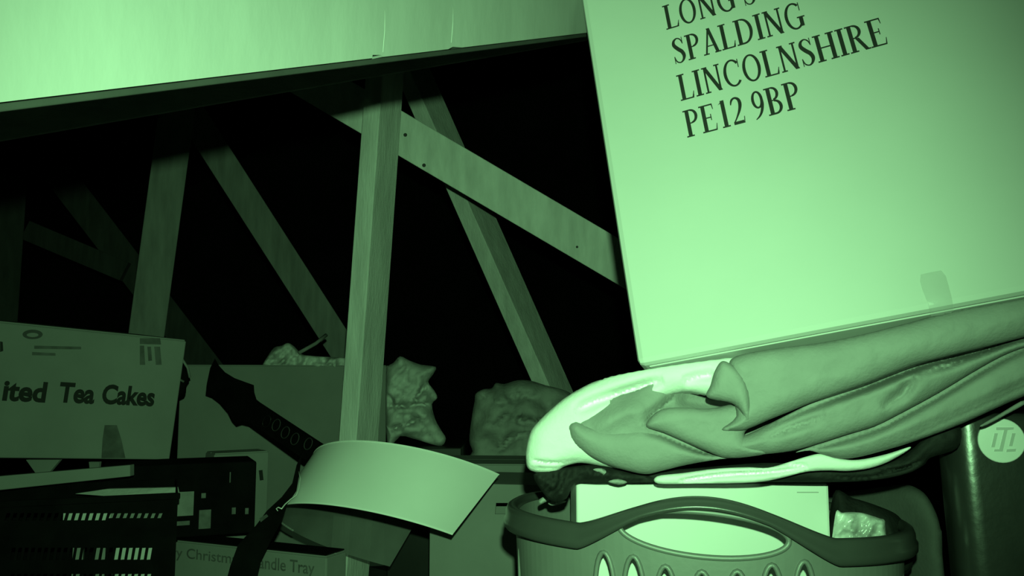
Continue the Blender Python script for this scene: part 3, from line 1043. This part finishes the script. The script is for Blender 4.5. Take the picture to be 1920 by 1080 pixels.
# tea cakes carton: right bottom corner at (318, 862)
BRt, BLt, TLt = P(318, 862, 2.10), P(0, 859, 1.86), P(0, 602, 1.86)
f0 = face_frame(BLt, BRt, TLt)
Wt = (BRt - BLt).length
EXT = 0.22
ft = (BLt - f0[1] * EXT, f0[1], f0[2], f0[3])
Ht = plane_uv(ft, 312, 636)[1]
tc = carton('tea_cakes_carton', 'brown carton printed with bold tea cakes lettering at the left', ft, Wt + EXT, Ht, 0.34, 'brown_carton')
a = plane_uv(ft, 108, 752)
b = plane_uv(ft, 288, 760)
c0 = plane_uv(ft, -66, 748)
cap = plane_uv(ft, 120, 716)[1] - plane_uv(ft, 120, 753)[1]
font_text('ited', 'printed_lettering', ft, plane_uv(ft, 3, 750)[0], plane_uv(ft, 85, 750)[0], plane_uv(ft, 40, 751)[1], cap, 'carton_ink', tc, bold=0.038)
font_text('Tea', 'printed_lettering', ft, a[0], plane_uv(ft, 176, 754)[0], plane_uv(ft, 140, 754)[1], cap, 'carton_ink', tc, bold=0.038)
font_text('Cakes', 'printed_lettering', ft, plane_uv(ft, 189, 757)[0], b[0], plane_uv(ft, 240, 758)[1], cap, 'carton_ink', tc, bold=0.038)


def mark(fr, pts, m, parent, name='printed_mark', lift=0.0007):
    q = [fr[0] + fr[1] * plane_uv(fr, x, y)[0] + fr[2] * plane_uv(fr, x, y)[1] - fr[3] * lift for x, y in pts]
    return mesh(name, q, [tuple(range(len(q)))], m, parent, fix=False)


# oval emblem, small print and the stamped square
em = ell(61, 627, 19, 9, 24)
ei = ell(61, 628, 11, 4, 24)
q = [ft[0] + ft[1] * plane_uv(ft, x, y)[0] + ft[2] * plane_uv(ft, x, y)[1] - ft[3] * 0.0007 for x, y in em + ei]
mesh('printed_emblem', q, [(i, (i + 1) % 24, 24 + (i + 1) % 24, 24 + i) for i in range(24)], 'ring_mark', tc, fix=False)
for x0, x1, y in ((64, 152, 652), (60, 104, 664)):
    mark(ft, [(x0, y - 4), (x1, y - 2), (x1, y + 3), (x0, y + 2)], 'faded_ink', tc)
mark(ft, [(262, 634), (300, 634), (302, 646), (262, 645)], 'faded_ink', tc)
mark(ft, [(262, 648), (270, 648), (272, 684), (262, 684)], 'faded_ink', tc)
mark(ft, [(276, 650), (283, 650), (285, 676), (278, 677)], 'faded_ink', tc)
mark(ft, [(289, 650), (300, 650), (303, 684), (292, 684)], 'faded_ink', tc)
mark(ft, [(0, 640), (5, 641), (6, 658), (0, 660)], 'carton_ink', tc)
mark(ft, [(196, 797), (219, 797), (228, 826), (235, 859), (190, 859), (192, 824)], 'faded_ink', tc, 'stain')

# large plain carton behind
fp = face_frame(Vector((P(330, 900, 2.62).x, P(330, 900, 2.62).y, 0)), Vector((P(733, 900, 2.76).x, P(733, 900, 2.76).y, 0)),
                Vector((P(330, 900, 2.62).x, P(330, 900, 2.62).y, 1)))
Hp = plane_uv(fp, 500, 686)[1]
Wp = plane_uv(fp, 724, 800)[0]
carton('plain_carton', 'tall plain brown carton behind the black strap, left of the middle post', fp, Wp, Hp, 0.30, 'brown_carton')
# small carton peeping out behind the black device
fs_ = face_frame(Vector((P(400, 900, 2.16).x, P(400, 900, 2.16).y, 0)), Vector((P(503, 900, 2.24).x, P(503, 900, 2.24).y, 0)),
                 Vector((P(400, 900, 2.16).x, P(400, 900, 2.16).y, 1)))
sc = carton('small_carton', 'small pale carton showing its corner behind the black device', fs_, plane_uv(fs_, 503, 900)[0], plane_uv(fs_, 470, 849)[1], 0.08, 'brown_carton')
mark(fs_, [(485, 882), (492, 881), (494, 900), (487, 901)], 'carton_ink', sc)

# christmas candle tray carton
Bl = P(326, 1080, 1.93)
Br = P(612, 1080, 1.76)
fc = face_frame(Vector((Bl.x, Bl.y, 0)), Vector((Br.x, Br.y, 0)), Vector((Bl.x, Bl.y, 1)))
Wc = plane_uv(fc, 612, 1060)[0]
Hc = plane_uv(fc, 330, 1016)[1]
cc = carton('candle_tray_carton', 'brown carton with candle tray lettering at the bottom edge', fc, Wc, Hc, 0.07, 'brown_carton')
capc = plane_uv(fc, 400, 1032)[1] - plane_uv(fc, 400, 1052)[1]
font_text('Merry Christmas', 'printed_lettering', fc, plane_uv(fc, 300, 1050)[0] - 0.03, plane_uv(fc, 456, 1060)[0], plane_uv(fc, 380, 1050)[1], capc, 'faded_ink', cc, bold=0.01)
font_text('Candle Tray', 'printed_lettering', fc, plane_uv(fc, 470, 1060)[0], plane_uv(fc, 590, 1072)[0], plane_uv(fc, 530, 1070)[1], capc * 1.15, 'faded_ink', cc, bold=0.012)

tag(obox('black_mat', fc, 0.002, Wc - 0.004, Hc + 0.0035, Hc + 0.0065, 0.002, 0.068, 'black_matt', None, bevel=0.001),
    'thin black sheet added as shade on the candle tray carton', 'shade')  # added black sheet stands in for shade on the carton top
# black device on the candle tray carton
zc = Hc + 0.007
d0 = P(190, 940, 1.89)
d1 = P(479, 940, 2.02)
fd = face_frame(Vector((d0.x, d0.y, zc)), Vector((d1.x, d1.y, zc)), Vector((d0.x, d0.y, zc + 1)))
Wd, Hd = plane_uv(fd, 479, 940)[0], plane_uv(fd, 400, 868)[1]
dv = empty('black_device', fd[0], 'black electronic box with small pale labels under the tea cakes carton', 'device')
obox('housing', fd, 0, Wd, 0, Hd, 0, 0.16, 'black_matt', dv, bevel=0.004)


def plate(fr, x0, y0, x1, y1, m, parent, name, t=0.002, lift=0.0):
    a, b = plane_uv(fr, x0, y1), plane_uv(fr, x1, y0)
    return obox(name, fr, a[0], b[0], a[1], b[1], -t - lift, 0.001 - lift, m, parent, bevel=0.0005)


plate(fd, 372, 955, 396, 992, 'grey_mark', dv, 'label_plate')
plate(fd, 332, 921, 364, 968, 'pale_mark', dv, 'label_plate')
plate(fd, 328, 976, 356, 986, 'grey_mark', dv, 'label_plate')
plate(fd, 377, 924, 386, 934, 'grey_mark', dv, 'button', 0.004)
plate(fd, 434, 951, 442, 964, 'grey_mark', dv, 'button', 0.004)
plate(fd, 459, 952, 466, 964, 'grey_mark', dv, 'button', 0.004)
plate(fd, 430, 885, 433, 905, 'grey_mark', dv, 'seam', 0.001)

# black slotted crate, pale contents behind the slots
k0, k1 = P(-110, 1000, 1.50), P(331, 1000, 1.64)
fk = face_frame(Vector((k0.x, k0.y, 0)), Vector((k1.x, k1.y, 0)), Vector((k0.x, k0.y, 1)))
Wk, Hk = plane_uv(fk, 331, 1000)[0], plane_uv(fk, 200, 930)[1]
ck = empty('slotted_crate', fk[0], 'black plastic crate with rows of narrow upright slots at the lower left', 'crate')
kh = []


def slot_px(x, y0, y1, w):
    a, b = plane_uv(fk, x + 2, y0), plane_uv(fk, x - 2, y1)
    ww = w * 1.62 / FPX / 2
    return [(b[0] - ww, b[1]), (b[0] + ww, b[1]), (a[0] + ww, a[1]), (a[0] - ww, a[1])]


for i in range(23):
    x = 14 + i * 13
    kh.append(slot_px(x, 962, 976 if x < 203 else 972, 6.0))
for i in range(22):
    kh.append(slot_px(24 + i * 12.2, 1027, 1050, 6.0))
for i in range(22):
    kh.append(slot_px(22 + i * 12.2, 1076, 1098, 6.0))
slab('front_wall', [(0, 0), (Wk, 0), (Wk, Hk), (0, Hk)], kh, 0.05, lambda x, y, s: fk[0] + fk[1] * x + fk[2] * y + fk[3] * (0.004 * s), 'black_matt', ck)
obox('side_wall', fk, Wk - 0.004, Wk, 0, Hk, 0.004, 0.25, 'black_matt', ck)
obox('side_wall', fk, 0, 0.004, 0, Hk, 0.004, 0.25, 'black_matt', ck)
obox('back_wall', fk, 0.004, Wk - 0.004, 0, Hk, 0.246, 0.25, 'black_matt', ck)
obox('base', fk, 0.004, Wk - 0.004, 0, 0.005, 0.004, 0.246, 'black_matt', ck)
obox('rim', fk, -0.005, Wk + 0.004, Hk - 0.012, Hk, -0.006, 0.0, 'black_matt', ck)


def inner(name, x0, x1, ytop, ybot, n0, m, label, t=0.02):
    a = plane_uv(fk, x0, ytop)
    b = plane_uv(fk, x1, ybot)
    o = obox(name, fk, a[0], b[0], max(0.006, b[1]), a[1], n0, n0 + t, m, None, bevel=0.001)
    return tag(o, label, 'book')


inner('stored_book', 118, 205, 948, 1006, 0.012, 'paper', 'pale book end glimpsed through the upper slots of the black crate')
inner('stored_book', 207, 308, 948, 1006, 0.016, 'pale_mark', 'dimmer book end glimpsed through the upper right slots of the black crate')
inner('stored_book', 136, 150, 1018, 1140, 0.010, 'pale_mark', 'thin leftmost book end glimpsed through the lower slots of the crate', 0.03)
inner('stored_book', 178, 192, 1018, 1140, 0.010, 'pale_mark', 'thin second book end glimpsed through the lower slots of the crate', 0.03)
inner('stored_book', 212, 292, 1018, 1140, 0.010, 'paper', 'broad pale book end glimpsed through the lower right slots of the crate', 0.03)

# pale slats and paper lying over the crate
def strip(name, pts, d0, t, m, label, cat):
    q = [P(x, y, d) for (x, y, d) in pts]
    n = len(q)
    back = [p + Vector((0, t, 0.0)) for p in q]
    o = mesh(name, q + back, [tuple(range(n)), tuple(range(n, 2 * n))] + [(i, (i + 1) % n, n + (i + 1) % n, n + i) for i in range(n)], m, None, bevel=0.001)
    return tag(o, label, cat)


strip('pale_slat', [(-120, 906, 1.60), (-120, 931, 1.60), (0, 919, 1.66), (244, 893, 1.80), (244, 872, 1.80), (0, 893, 1.66)], 0, 0.02, 'brown_carton',
      'pale slat lying slantwise above the black crate', 'slat')
strip('paper_wedge', [(48, 862, 1.83), (112, 862, 1.83), (90, 888, 1.81), (68, 890, 1.81)], 0, 0.012, 'brown_carton',
      'small pale wedge of paper between the slat and the tea cakes carton', 'paper')
strip('paper_wedge', [(166, 866, 1.88), (186, 866, 1.88), (184, 882, 1.86), (168, 884, 1.86)], 0, 0.012, 'brown_carton',
      'tiny pale scrap of paper right of the wedge above the slat', 'paper')
strip('paper_sheet', [(140, 926, 1.72), (200, 917, 1.74), (330, 914, 1.74), (334, 930, 1.72), (210, 931, 1.72)], 0, 0.012, 'paper',
      'thin sheet of paper lying on top of the crate under the slat', 'paper')
# black folded bag between the two cartons
bg = empty('folded_bag', P(335, 745, 2.3), 'black folded bag squeezed between the tea cakes carton and the plain carton', 'bag')
relief('bag_body', [(314, 650), (328, 656), (345, 680), (356, 708), (350, 722), (346, 742), (322, 744), (316, 700)], 2.30, 0.10, 'black_matt', bg, R=0.02, step=7, sm=3)
tube('bag_strap', [P(311, 634, 2.29), P(322, 648, 2.29), P(338, 668, 2.29), P(352, 690, 2.29), P(356, 708, 2.29)], 0.0035, 'pale_mark', bg, seg=6)
tube('bag_strap', [P(318, 700, 2.29), P(330, 708, 2.29), P(345, 716, 2.29)], 0.003, 'grey_mark', bg, seg=6)

# ------------------------------------------------------------------ crumpled paper and bundles behind
pc = relief('crumpled_paper', [(496, 689), (502, 668), (514, 652), (528, 648), (540, 643), (552, 650), (566, 664), (584, 667), (606, 669), (648, 672), (654, 689), (560, 690)],
            2.76, 0.12, 'paper', None, R=0.012, step=4, sm=3, rough=0.05, rscale=0.06)
tag(pc, 'crumpled pale paper on top of the plain carton, left of the middle post', 'paper')
st = tube('thin_stick', [P(560, 662, 2.73), P(592, 644, 2.76), P(612, 628, 2.80)], 0.006, 'pale_mark', None, seg=7)
tag(st, 'thin pale stick poking out of the crumpled paper', 'stick')
p1 = relief('crumpled_paper', [(726, 836), (724, 700), (728, 686), (738, 680), (750, 668), (768, 676), (790, 684), (817, 688), (812, 702), (803, 716), (814, 732), (820, 746), (810, 758), (816, 786),
                               (828, 808), (836, 822), (828, 836), (806, 832), (780, 824), (750, 818)],
            2.62, 0.18, 'paper', None,
            folds=[dict(line=[(778, 750), (788, 735), (800, 722)], A=0.05, w=5, S=0.02, W=14), dict(line=[(730, 762), (760, 760), (790, 758), (812, 756)], A=0.05, w=5, S=0.02, W=14),
                   dict(line=[(730, 806), (765, 796), (790, 782)], A=0.045, w=5, S=0.02, W=14, side=-1), dict(line=[(726, 740), (734, 752), (730, 766)], A=0.05, w=5)],
            R=0.03, step=5, sm=3, rough=0.055, rscale=0.035)
tag(p1, 'crumpled pale paper bag right of the middle post', 'paper')
q1 = Vector((P(768, 720, 2.66).x, 0, 0))
p2 = relief('cloth_bundle', [(882, 862), (886, 846), (880, 826), (884, 786), (890, 752), (892, 738), (906, 730), (922, 728), (930, 718), (946, 720), (970, 713), (996, 714), (1022, 722),
                             (1060, 732), (1078, 745), (1110, 780), (1110, 900), (1000, 905), (950, 880)],
            2.70, 0.30, 'cloth_dim', None,
            folds=[dict(line=[(912, 745), (896, 735)], A=0.04, w=5), dict(line=[(920, 800), (950, 780), (990, 790), (1030, 785)], A=0.03, w=9, S=0.03, W=30),
                   dict(line=[(930, 850), (960, 820), (1000, 812)], A=0.03, w=8, S=0.03, W=25), dict(line=[(930, 760), (960, 742), (1010, 740)], A=0.02, w=9, S=0.02, W=25)],
            R=0.05, step=7, sm=3, rough=0.05, rscale=0.02)
tag(p2, 'dim crumpled cloth bundle behind the folded cover', 'bundle')
# what those stand on
zl = P(800, 836, 2.64).z - 0.002
lo = P(728, 836, 2.60)
hi = P(872, 836, 2.60)
flo = face_frame(Vector((lo.x, lo.y, 0)), Vector((hi.x, hi.y, 0)), Vector((lo.x, lo.y, 1)))
o = obox('black_chest', flo, 0, plane_uv(flo, 866, 850)[0], 0, zl, 0, 0.34, 'black_plastic', None, bevel=0.004)
tag(o, 'low black chest under the crumpled paper bag', 'chest')
lo, hi = P(812, 900, 2.32), P(1010, 900, 2.30)
fl2 = face_frame(Vector((lo.x, lo.y, 0)), Vector((hi.x, hi.y, 0)), Vector((lo.x, lo.y, 1)))
carton('low_carton', 'low dim carton in front of the cloth bundle', fl2, plane_uv(fl2, 1012, 900)[0], plane_uv(fl2, 900, 872)[1], 0.26, 'brown_carton_dim')
lo, hi = P(876, 900, 2.64), P(1130, 900, 2.64)
fl3 = face_frame(Vector((lo.x, lo.y, 0)), Vector((hi.x, hi.y, 0)), Vector((lo.x, lo.y, 1)))
carton('storage_carton', 'dim carton that carries the cloth bundle', fl3, plane_uv(fl3, 1130, 900)[0], P(950, 902, 2.72).z - 0.03, 0.40, 'brown_carton_dim')

# carton with a hand hole beside the basket
s0, s1 = P(806, 1000, 2.02), P(1085, 1000, 1.96)
fh = face_frame(Vector((s0.x, s0.y, 0)), Vector((s1.x, s1.y, 0)), Vector((s0.x, s0.y, 1)))
Wh, Hh = plane_uv(fh, 1085, 1000)[0], plane_uv(fh, 930, 908)[1]
hc = empty('hand_hole_carton', fh[0], 'carton with a dark hand hole between the curled band and the basket', 'carton')
ho = [plane_uv(fh, x, y) for x, y in ((928, 964), (962, 964), (968, 943), (930, 943))]
slab('front_panel', [(0, 0), (Wh, 0), (Wh, Hh - 0.02), (Wh - 0.02, Hh), (0.0, Hh)], [ho], 0.05, lambda x, y, s: fh[0] + fh[1] * x + fh[2] * y + fh[3] * (0.005 * s), 'brown_carton_dim', hc)
obox('side_panel', fh, 0, 0.004, 0, Hh, 0.005, 0.26, 'brown_carton_dim', hc)
obox('side_panel', fh, Wh - 0.004, Wh, 0, Hh - 0.02, 0.005, 0.26, 'brown_carton_dim', hc)
obox('back_panel', fh, 0, Wh, 0, Hh, 0.26, 0.264, 'brown_carton_dim', hc)
obox('base_panel', fh, 0.004, Wh - 0.004, 0, 0.004, 0.005, 0.26, 'brown_carton_dim', hc)
obox('flap', fh, 0.0, Wh - 0.02, Hh - 0.004, Hh, 0.005, 0.26, 'brown_carton_dim', hc)

# ------------------------------------------------------------------ curled band
RD = 1.93
Ct = P(784, 908, RD + 0.085)
Cb = P(752, 1026, RD)
ax = (Ct - Cb)
hb = ax.length
ax.normalize()
# ellipse flattening seen from below -> tilt the axis away from the viewer
vd = ((Ct + Cb) / 2 - CAM).normalized()
e1 = vd.cross(AU)
e1.normalize()
if e1.x < 0:
    e1 = -e1
e1 = (e1 * math.cos(math.radians(-9)) + AU * math.sin(math.radians(-9)))
up0 = (ax - vd * ax.dot(vd)).normalized()
TILT = math.radians(13)
axis = (up0 * math.cos(TILT) + vd * math.sin(TILT)).normalized()
e1 = (e1 - axis * e1.dot(axis)).normalized()
e2 = axis.cross(e1)
if e2.dot(vd) > 0:
    e2 = -e2           # towards the viewer
RR = 0.272
HB = 0.150
cb = (Ct + Cb) / 2 - axis * HB / 2
band = empty('curled_band', cb - axis * 0.02, 'pale curled band of stiff sheet standing open in front of the middle post', 'band')


def bandpt(ph, h, off=0.0):
    r = RR + off
    sl = 0.042 * (h - 0.5)           # leans to the right at the top
    return cb + e1 * (r * math.cos(ph) + sl) + e2 * (r * math.sin(ph)) + axis * (HB * h)


def band_mesh(name, ph0, ph1t, ph1b, off0, off1, m, h0=0.0, h1=1.0, n=64):
    V, F = [], []
    for i in range(n + 1):
        t = i / n
        for h in (h0, h1):
            pe = ph1b + (ph1t - ph1b) * h
            ph = ph0 + (pe - ph0) * t
            V.append(bandpt(ph, h, off0))
            V.append(bandpt(ph, h, off1))
    for i in range(n):
        a = i * 4
        b = a + 4
        F += [(a, b, b + 2, a + 2), (a + 1, a + 3, b + 3, b + 1), (a, a + 1, b + 1, b), (a + 2, b + 2, b + 3, a + 3)]
    F += [(0, 2, 3, 1), (n * 4, n * 4 + 1, n * 4 + 3, n * 4 + 2)]
    return mesh(name, V, F, m, band, smooth='angle')


PH_T, PH_B = math.radians(60), math.radians(66)
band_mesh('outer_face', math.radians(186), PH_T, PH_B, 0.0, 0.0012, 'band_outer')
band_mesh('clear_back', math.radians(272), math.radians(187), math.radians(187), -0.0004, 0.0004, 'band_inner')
band_mesh('edge_strip', math.radians(210), PH_B, PH_B, 0.0004, 0.0022, 'band_rim', 0.0, 0.022)
band_mesh('edge_strip', math.radians(190), PH_T, PH_T, 0.0004, 0.0022, 'band_rim', 0.985, 1.0)
# low box that carries it, below the frame
lo, hi = P(696, 1080, 1.95), P(790, 1080, 1.95)
zb = min(bandpt(a * 0.2, 0.0).z for a in range(32)) - 0.003
flb = face_frame(Vector((lo.x, lo.y - 0.16, 0)), Vector((hi.x, hi.y - 0.16, 0)), Vector((lo.x, lo.y - 0.16, 1)))
carton('support_carton', 'low carton under the curled band at the bottom edge', flb, 0.11, zb - 0.002, 0.30, 'brown_carton_dim')

# ------------------------------------------------------------------ black strap with a broad notched end
sp = empty('webbing_strap', P(455, 1079, 1.50), 'black strap with a broad notched end, looping down left of the curled band', 'strap')


def sd(x, y):
    return 2.38 - (x - 390) / 210.0 * 0.40


def sm_slab(name, pts, df, t, m, parent, smooth_n=0):
    pl_ = spline(pts, smooth_n) if smooth_n else pts
    return slab(name, [tuple(p) for p in pl_], [], 14, lambda x, y, k: P(x, y, df(x, y) + t * k), m, parent)


sm_slab('notched_end', [(403, 672), (411, 686), (422, 698), (440, 709), (462, 717), (476, 722), (477, 736), (481, 749), (492, 758), (470, 793), (455, 790), (444, 794), (436, 786), (428, 770),
                        (412, 752), (398, 742), (386, 738), (388, 718), (394, 690)], sd, 0.018, 'black_matt', sp)
sm_slab('strap_run', [(484, 752), (612, 836), (572, 862), (464, 790)], sd, 0.006, 'black_matt', sp)
# ring marks along the strap
for (x, y) in ((500, 790), (518, 797), (535, 811), (553, 823), (578, 832)):
    a = ell(x, y, 8.5, 11, 14)
    a = [(x + (p - x) * 0.86 - (q - y) * 0.25, y + (q - y)) for p, q in a]
    tube('ring_mark', [P(p, q, sd(p, q) - 0.001) for p, q in a], 0.0012, 'black_plastic' if x < 510 else 'ring_mark', sp, closed=True, seg=5)


def sd2(x, y):
    return 1.86 - min(1.0, max(0.0, y - 870) / 140) * 0.17


sm_slab('strap_tail', [(566, 852), (562, 884), (556, 920), (538, 946), (528, 978), (510, 1010), (490, 1050), (474, 1120), (416, 1120), (432, 1060), (446, 1022), (462, 1004), (480, 985), (500, 958),
                       (528, 932), (548, 906), (556, 872)], sd2, 0.007, 'black_matt', sp)
tube('highlight_line', [P(x, y, sd2(x, y) - 0.002) for x, y in ((560, 884), (563, 898), (560, 916), (555, 929), (545, 936), (534, 946), (528, 954), (522, 951), (518, 954), (521, 958))],
     [0.0008, 0.0012, 0.0018, 0.0016, 0.0013, 0.0014, 0.0016, 0.0014, 0.0012, 0.0008], 'painted_highlight', sp, seg=6)  # pale tube stands in for the highlight along the strap's edge
sm_slab('buckle_bar', [(486, 972), (500, 964), (503, 968), (489, 979)], lambda x, y: sd2(x, y) - 0.004, 0.004, 'grey_mark', sp)
